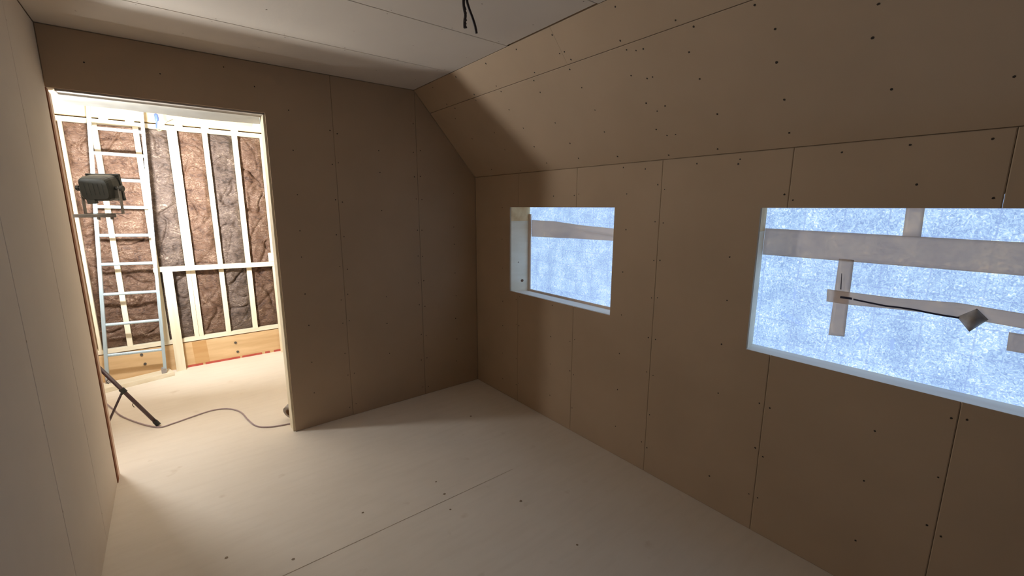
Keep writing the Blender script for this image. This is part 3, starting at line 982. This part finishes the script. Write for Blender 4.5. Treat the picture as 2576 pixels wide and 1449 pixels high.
# metal plates at the right end of the framing
def bracket(pts, y, label):
    bm = bmesh.new()
    a = [bm.verts.new((x, y, z)) for x, z in pts]
    b = [bm.verts.new((x, y + 0.003, z)) for x, z in pts]
    n = len(a)
    bm.faces.new(a)
    bm.faces.new(b[::-1])
    for i in range(n):
        bm.faces.new((a[i], b[i], b[(i + 1) % n], a[(i + 1) % n]))
    o = obj('metal_bracket', bm, M['galv'])
    tag(o, label, 'bracket', 'metal connectors on the framing')
    return o
bracket([(-1.335, 2.318), (-1.225, 2.318), (-1.225, 2.46), (-1.322, 2.46), (-1.318, 2.41), (-1.332, 2.37)], YF - 0.0072, 'bluish metal bracket on the upper beam at the doorway top right')
bracket([(-1.245, 0.10), (-1.19, 0.10), (-1.19, 0.24), (-1.245, 0.24)], YF + 0.0008, 'bluish metal bracket low on the rim board beside the right jamb')

# ---------------------------------------------------------------- work light stand and lamps
TX, TY = -2.62, 0.81
st = thing('tripod_stand', (TX, TY, 0), 'dark tripod stand behind the left edge of the doorway', 'tripod')
bm = bmesh.new()
tube(bm, ((TX, TY, 0.05), (TX, TY, 0.95)), 0.016, 14)
tube(bm, ((TX, TY, 0.95), (TX, TY, 1.52)), 0.012, 14)
obj('pole', bm, M['tripod'], st, smooth=True)
bm = bmesh.new()
tube(bm, ((TX, TY, 0.44), (TX, TY, 0.53)), 0.028, 14)
obj('collar', bm, M['black'], st, smooth=False)
bm = bmesh.new()
tube(bm, ((TX, TY, 0.045), (TX, TY, 0.085)), 0.024, 14)
obj('collar', bm, M['black'], st, smooth=False)
hubz = 0.485
feet = [(-2.330, 0.707), (-2.86, 0.60), (-2.66, 1.12)]
for fx, fy in feet:
    d = Vector((fx - TX, fy - TY, 0)).normalized()
    top = Vector((TX, TY, hubz)) + d * 0.028
    ft = Vector((fx, fy, 0.016))
    bm = bmesh.new()
    tube(bm, (top, ft), 0.0125, 12)
    lg = obj('leg', bm, M['tripod'], st, smooth=True)
    bm = bmesh.new()
    e = (ft - top).normalized()
    tube(bm, (ft - e * 0.03, ft + e * 0.010), 0.0155, 12)
    obj('rubber_foot', bm, M['black'], lg, smooth=False)
    mid = top.lerp(ft, 0.40)
    bm = bmesh.new()
    tube(bm, (mid - e * 0.018, mid + e * 0.018), 0.0175, 12)
    tube(bm, (mid + Vector((0, 0, 0.0)), mid + Vector((-d.x * 0.012, -d.y * 0.012, -0.026))), 0.008, 8)
    obj('clamp', bm, M['black'], lg, smooth=False)
    bm = bmesh.new()
    tube(bm, (mid + Vector((-d.x * 0.012, -d.y * 0.012, -0.02)), Vector((TX, TY, 0.065)) + d * 0.022), 0.0072, 10)
    obj('brace', bm, M['tripod'], lg, smooth=True)
    if fx > -2.5:
        for k, (off, l1) in enumerate(((0.18, 0.030), (0.60, 0.024))):
            p = top.lerp(ft, off)
            nrm = Vector((-d.x * 0.7, -d.y * 0.7, -0.7)).normalized()
            bm = bmesh.new()
            tube(bm, smooth_path([p, p + nrm * l1, p + nrm * (l1 + 0.004) + e * 0.022], 6), 0.0022, 8)
            obj('cord_hook', bm, M['steel'], lg, smooth=True)
BZ = 1.516
bm = bmesh.new()
box(bm, (-2.868, TY - 0.064 - 0.014, BZ - 0.011), (-2.372, TY - 0.064 + 0.014, BZ + 0.011))
box(bm, (TX - 0.014, TY - 0.064, BZ - 0.009), (TX + 0.014, TY + 0.014, BZ + 0.009))
cb = obj('crossbar', bm, M['steel'], st, bevel=0.003)
bm = bmesh.new()
box(bm, (-2.868, TY - 0.078, 1.12 - 0.011), (TX + 0.012, TY - 0.050, 1.12 + 0.011))  # added lower bar, there only to carry the unseen fill lamp
box(bm, (TX - 0.014, TY - 0.064, 1.12 - 0.009), (TX + 0.010, TY + 0.010, 1.12 + 0.009))
obj('crossbar', bm, M['steel'], st, bevel=0.003)
for x in (-2.845, -2.46, -2.395):
    bm = bmesh.new()
    tube(bm, ((x, TY - 0.064, BZ - 0.026), (x, TY - 0.064, BZ - 0.0112)), 0.009, 8)
    obj('bolt', bm, M['steel'], cb)

def work_lamp(cx, cyy, tilt, heading, power, spread, label, bz=None, size=(0.176, 0.166)):
    """front faces local +y before turning; heading about z, tilt upwards about x"""
    zb = (bz or BZ) + 0.0115
    root = thing('work_lamp', (cx, cyy, zb), label, 'lamp', 'work lamps on the stand')
    H = Matrix.Translation((cx, cyy, zb)) @ Matrix.Rotation(heading, 4, 'Z')
    piv = Vector((0, 0, 0.165))
    T = H @ Matrix.Translation(piv) @ Matrix.Rotation(tilt, 4, 'X')
    w, h = size
    bm = bmesh.new()
    # housing: deep rounded tray, narrower at the back
    prof = [(0.060, 1.00, 1.00), (0.035, 1.00, 1.00), (-0.024, 0.985, 0.97), (-0.052, 0.93, 0.88), (-0.064, 0.84, 0.76)]
    rings = []
    for (y, sx, sz) in prof:
        r = []
        for k in range(24):
            a = 2 * math.pi * k / 24
            ca, sa = math.cos(a), math.sin(a)
            q = 0.42
            px = math.copysign(abs(ca) ** q, ca) * w / 2 * sx
            pz = math.copysign(abs(sa) ** q, sa) * h / 2 * sz
            r.append(bm.verts.new(T @ Vector((px, y, pz))))
        rings.append(r)
    for r0, r1 in zip(rings, rings[1:]):
        for k in range(24):
            bm.faces.new((r0[k], r0[(k + 1) % 24], r1[(k + 1) % 24], r1[k]))
    bm.faces.new(rings[-1])
    bm.faces.new(rings[0][::-1])
    # cooling ribs on the back
    for i in range(5):
        x = -w * 0.27 + i * w * 0.135
        box(bm, (x - 0.002, -0.0658, -h * 0.22), (x + 0.002, -0.055, h * 0.22), mat=T)
    hs = obj('housing', bm, M['lamp_body'], root)
    bm = bmesh.new()
    for (x0, x1, z0, z1) in ((-w / 2 - 0.004, w / 2 + 0.004, h / 2 - 0.012, h / 2 + 0.004), (-w / 2 - 0.004, w / 2 + 0.004, -h / 2 - 0.004, -h / 2 + 0.012), (-w / 2 - 0.004, -w / 2 + 0.012, -h / 2, h / 2), (w / 2 - 0.012, w / 2 + 0.004, -h / 2, h / 2)):
        box(bm, (x0, 0.050, z0), (x1, 0.068, z1), mat=T)
    obj('front_rim', bm, M['black'], root)
    bm = bmesh.new()
    quad(bm, [T @ Vector(p) for p in ((-w / 2 + 0.012, 0.0615, -h / 2 + 0.012), (-w / 2 + 0.012, 0.0615, h / 2 - 0.012), (w / 2 - 0.012, 0.0615, h / 2 - 0.012), (w / 2 - 0.012, 0.0615, -h / 2 + 0.012))])
    obj('glass', bm, M['lamp_glass'], root)
    bm = bmesh.new()
    box(bm, (-w / 2 + 0.03, -0.062, -h * 0.5 - 0.010), (-w / 2 + 0.075, -0.030, -h * 0.30), mat=T)
    obj('junction_box', bm, M['black'], root, bevel=0.003)
    # yoke: two arms down to a cross piece on the bar
    bm = bmesh.new()
    for s in (-1, 1):
        box(bm, (s * (w / 2 + 0.016) - 0.003, -0.011, 0.0), (s * (w / 2 + 0.016) + 0.003, 0.011, 0.178), mat=H)
    box(bm, (-w / 2 - 0.018, -0.011, 0.0), (w / 2 + 0.018, 0.011, 0.005), mat=H)
    yk = obj('yoke', bm, M['steel'], root)
    for s in (-1, 1):
        bm = bmesh.new()
        tube(bm, (H @ Vector((s * (w / 2 - 0.004), 0, 0.165)), H @ Vector((s * (w / 2 + 0.034), 0, 0.165))), 0.012, 10)
        tube(bm, (H @ Vector((s * (w / 2 + 0.024), 0, 0.165)), H @ Vector((s * (w / 2 + 0.040), 0, 0.165))), 0.018, 8)
        obj('tilt_knob', bm, M['black'], root)
    # the lamp's own light, just ahead of its glass
    ld = bpy.data.lights.new('work_lamp_light', 'AREA')
    ld.shape = 'RECTANGLE'
    ld.size, ld.size_y = w - 0.03, h - 0.03
    ld.energy = power
    ld.color = (1.0, 0.99, 0.955)
    ld.spread = spread
    lo = bpy.data.objects.new('work_lamp_light', ld)
    C.objects.link(lo)
    lo.matrix_world = T @ Matrix.Translation((0, 0.070, 0)) @ Matrix.Rotation(R(90), 4, 'X')
    return root
work_lamp(-2.428, TY - 0.064, R(9), R(-25), LAMP_WALL_W, R(170), 'dark work lamp seen from behind in front of the ladder')
work_lamp(-2.775, TY - 0.064, R(60), R(205), LAMP_ROOM_W, R(160), 'lit work lamp turned up behind the left edge of the doorway')
work_lamp(-2.765, TY - 0.064, R(-20), R(200), FILL_FLOOR_W, R(150), 'added unseen floor fill lamp low on the stand behind the left wall end', 1.12)  # extra lamp put in out of sight to light the floor

# power cord on the floor
cz = 0.0055

cp = [(-2.66, 1.41, cz), (-2.600, 1.22, cz), (-2.545, 1.049, cz), (-2.433, 0.824, cz), (-2.325, 0.668, cz), (-2.240, 0.676, cz), (-2.122, 0.716, cz), (-1.996, 0.748, cz), (-1.896, 0.703, cz), (-1.829, 0.584, cz), (-1.80, 0.40, cz), (-1.767, 0.257, cz), (-1.700, 0.185, cz), (-1.60, 0.150, cz), (-1.50, 0.150, cz), (-1.40, 0.30, cz)]
bm = bmesh.new()
tube(bm, smooth_path(cp, 8), 0.0048, 8)
o = obj('power_cord', bm, M['cord'], smooth=True)
tag(o, 'thin grey-violet power cord looping over the doorway floor', 'cord')

# small grey roll leaning behind the right jamb
rl = thing('tape_roll', (-1.525, 0.215, 0), 'small grey roll standing tilted behind the right door jamb', 'roll')
Tm = Matrix.Translation((-1.532, 0.215, 0.064)) @ Matrix.Rotation(R(-24), 4, 'Y') @ Matrix.Rotation(R(35), 4, 'Z')
bm = bmesh.new()
n = 28
def ringpts(rad, x):
    return [bm.verts.new(Tm @ Vector((x, rad * math.cos(2 * math.pi * k / n), rad * math.sin(2 * math.pi * k / n)))) for k in range(n)]
ro0, ro1, ri0, ri1 = ringpts(0.060, -0.02), ringpts(0.060, 0.02), ringpts(0.038, -0.02), ringpts(0.038, 0.02)
for k in range(n):
    q = (k + 1) % n
    bm.faces.new((ro0[k], ro0[q], ro1[q], ro1[k]))
    bm.faces.new((ri0[q], ri0[k], ri1[k], ri1[q]))
    bm.faces.new((ro0[q], ro0[k], ri0[k], ri0[q]))
    bm.faces.new((ro1[k], ro1[q], ri1[q], ri1[k]))
obj('wound_tape', bm, M['grey_rubber'], rl)
bm = bmesh.new()
ri0, ri1, rj0, rj1 = ringpts(0.0375, -0.021), ringpts(0.0375, 0.021), ringpts(0.032, -0.021), ringpts(0.032, 0.021)
for k in range(n):
    q = (k + 1) % n
    bm.faces.new((ri0[k], ri0[q], ri1[q], ri1[k]))
    bm.faces.new((rj0[q], rj0[k], rj1[k], rj1[q]))
    bm.faces.new((ri0[q], ri0[k], rj0[k], rj0[q]))
    bm.faces.new((ri1[k], ri1[q], rj1[q], rj1[k]))
obj('core', bm, M['knot'], rl)

# cables hanging from the ceiling
bm = bmesh.new()
tube(bm, smooth_path([(-1.030, -1.490, CZ + 0.01), (-1.034, -1.490, 2.42), (-1.030, -1.488, 2.395), (-1.026, -1.490, 2.372), (-1.0285, -1.488, 2.350), (-1.0305, -1.490, 2.322)], 6), 0.0062, 10)
for k in range(6):
    z = 2.405 - k * 0.014
    tube(bm, ((-1.0335 + 0.002 * (k % 2), -1.494, z), (-1.0215 + 0.002 * (k % 2), -1.488, z - 0.010)), 0.0034, 6)
o = obj('hanging_cable', bm, M['cable'], smooth=True)
tag(o, 'short twisted dark cable hanging straight from the ceiling', 'cable', 'dark cables hanging from the ceiling')
bm = bmesh.new()
tube(bm, smooth_path([(-1.018, -1.490, CZ + 0.01), (-1.016, -1.490, 2.425), (-1.006, -1.490, 2.400), (-0.990, -1.490, 2.370), (-0.977, -1.490, 2.340), (-0.9705, -1.490, 2.314)], 6), 0.0058, 10)
o = obj('hanging_cable', bm, M['cable'], smooth=True)
tag(o, 'longer curved dark cable swinging right from the ceiling', 'cable', 'dark cables hanging from the ceiling')

# wires hanging in the lit room
hw = thing('hanging_wires', (-2.09, 1.80, 2.74), 'blue bundle of wires hanging in front of the upper beam', 'wires')
bm = bmesh.new()
tube(bm, smooth_path([(-2.082, 1.80, 2.738), (-2.085, 1.80, 2.55), (-2.092, 1.80, 2.45), (-2.086, 1.80, 2.37), (-2.082, 1.80, 2.32), (-2.094, 1.80, 2.24)], 6), [0.006] * 12 + [0.007] * 8 + [0.015] * 6 + [0.006] * 5, 10)
obj('blue_wire', bm, M['blue_wire'], hw, smooth=True)
bm = bmesh.new()
tube(bm, smooth_path([(-2.094, 1.802, 2.238), (-2.075, 1.80, 2.222), (-2.05, 1.80, 2.238), (-2.025, 1.80, 2.242), (-2.01, 1.80, 2.236)], 6), 0.0042, 8)
obj('yellow_wire', bm, M['yellow_wire'], hw, smooth=True)
bm = bmesh.new()
tube(bm, smooth_path([(-2.094, 1.798, 2.239), (-2.05, 1.79, 2.262), (-2.01, 1.78, 2.300), (-1.97, 1.78, 2.325)], 6), 0.0022, 6)
obj('bare_wire', bm, M['steel'], hw, smooth=True)
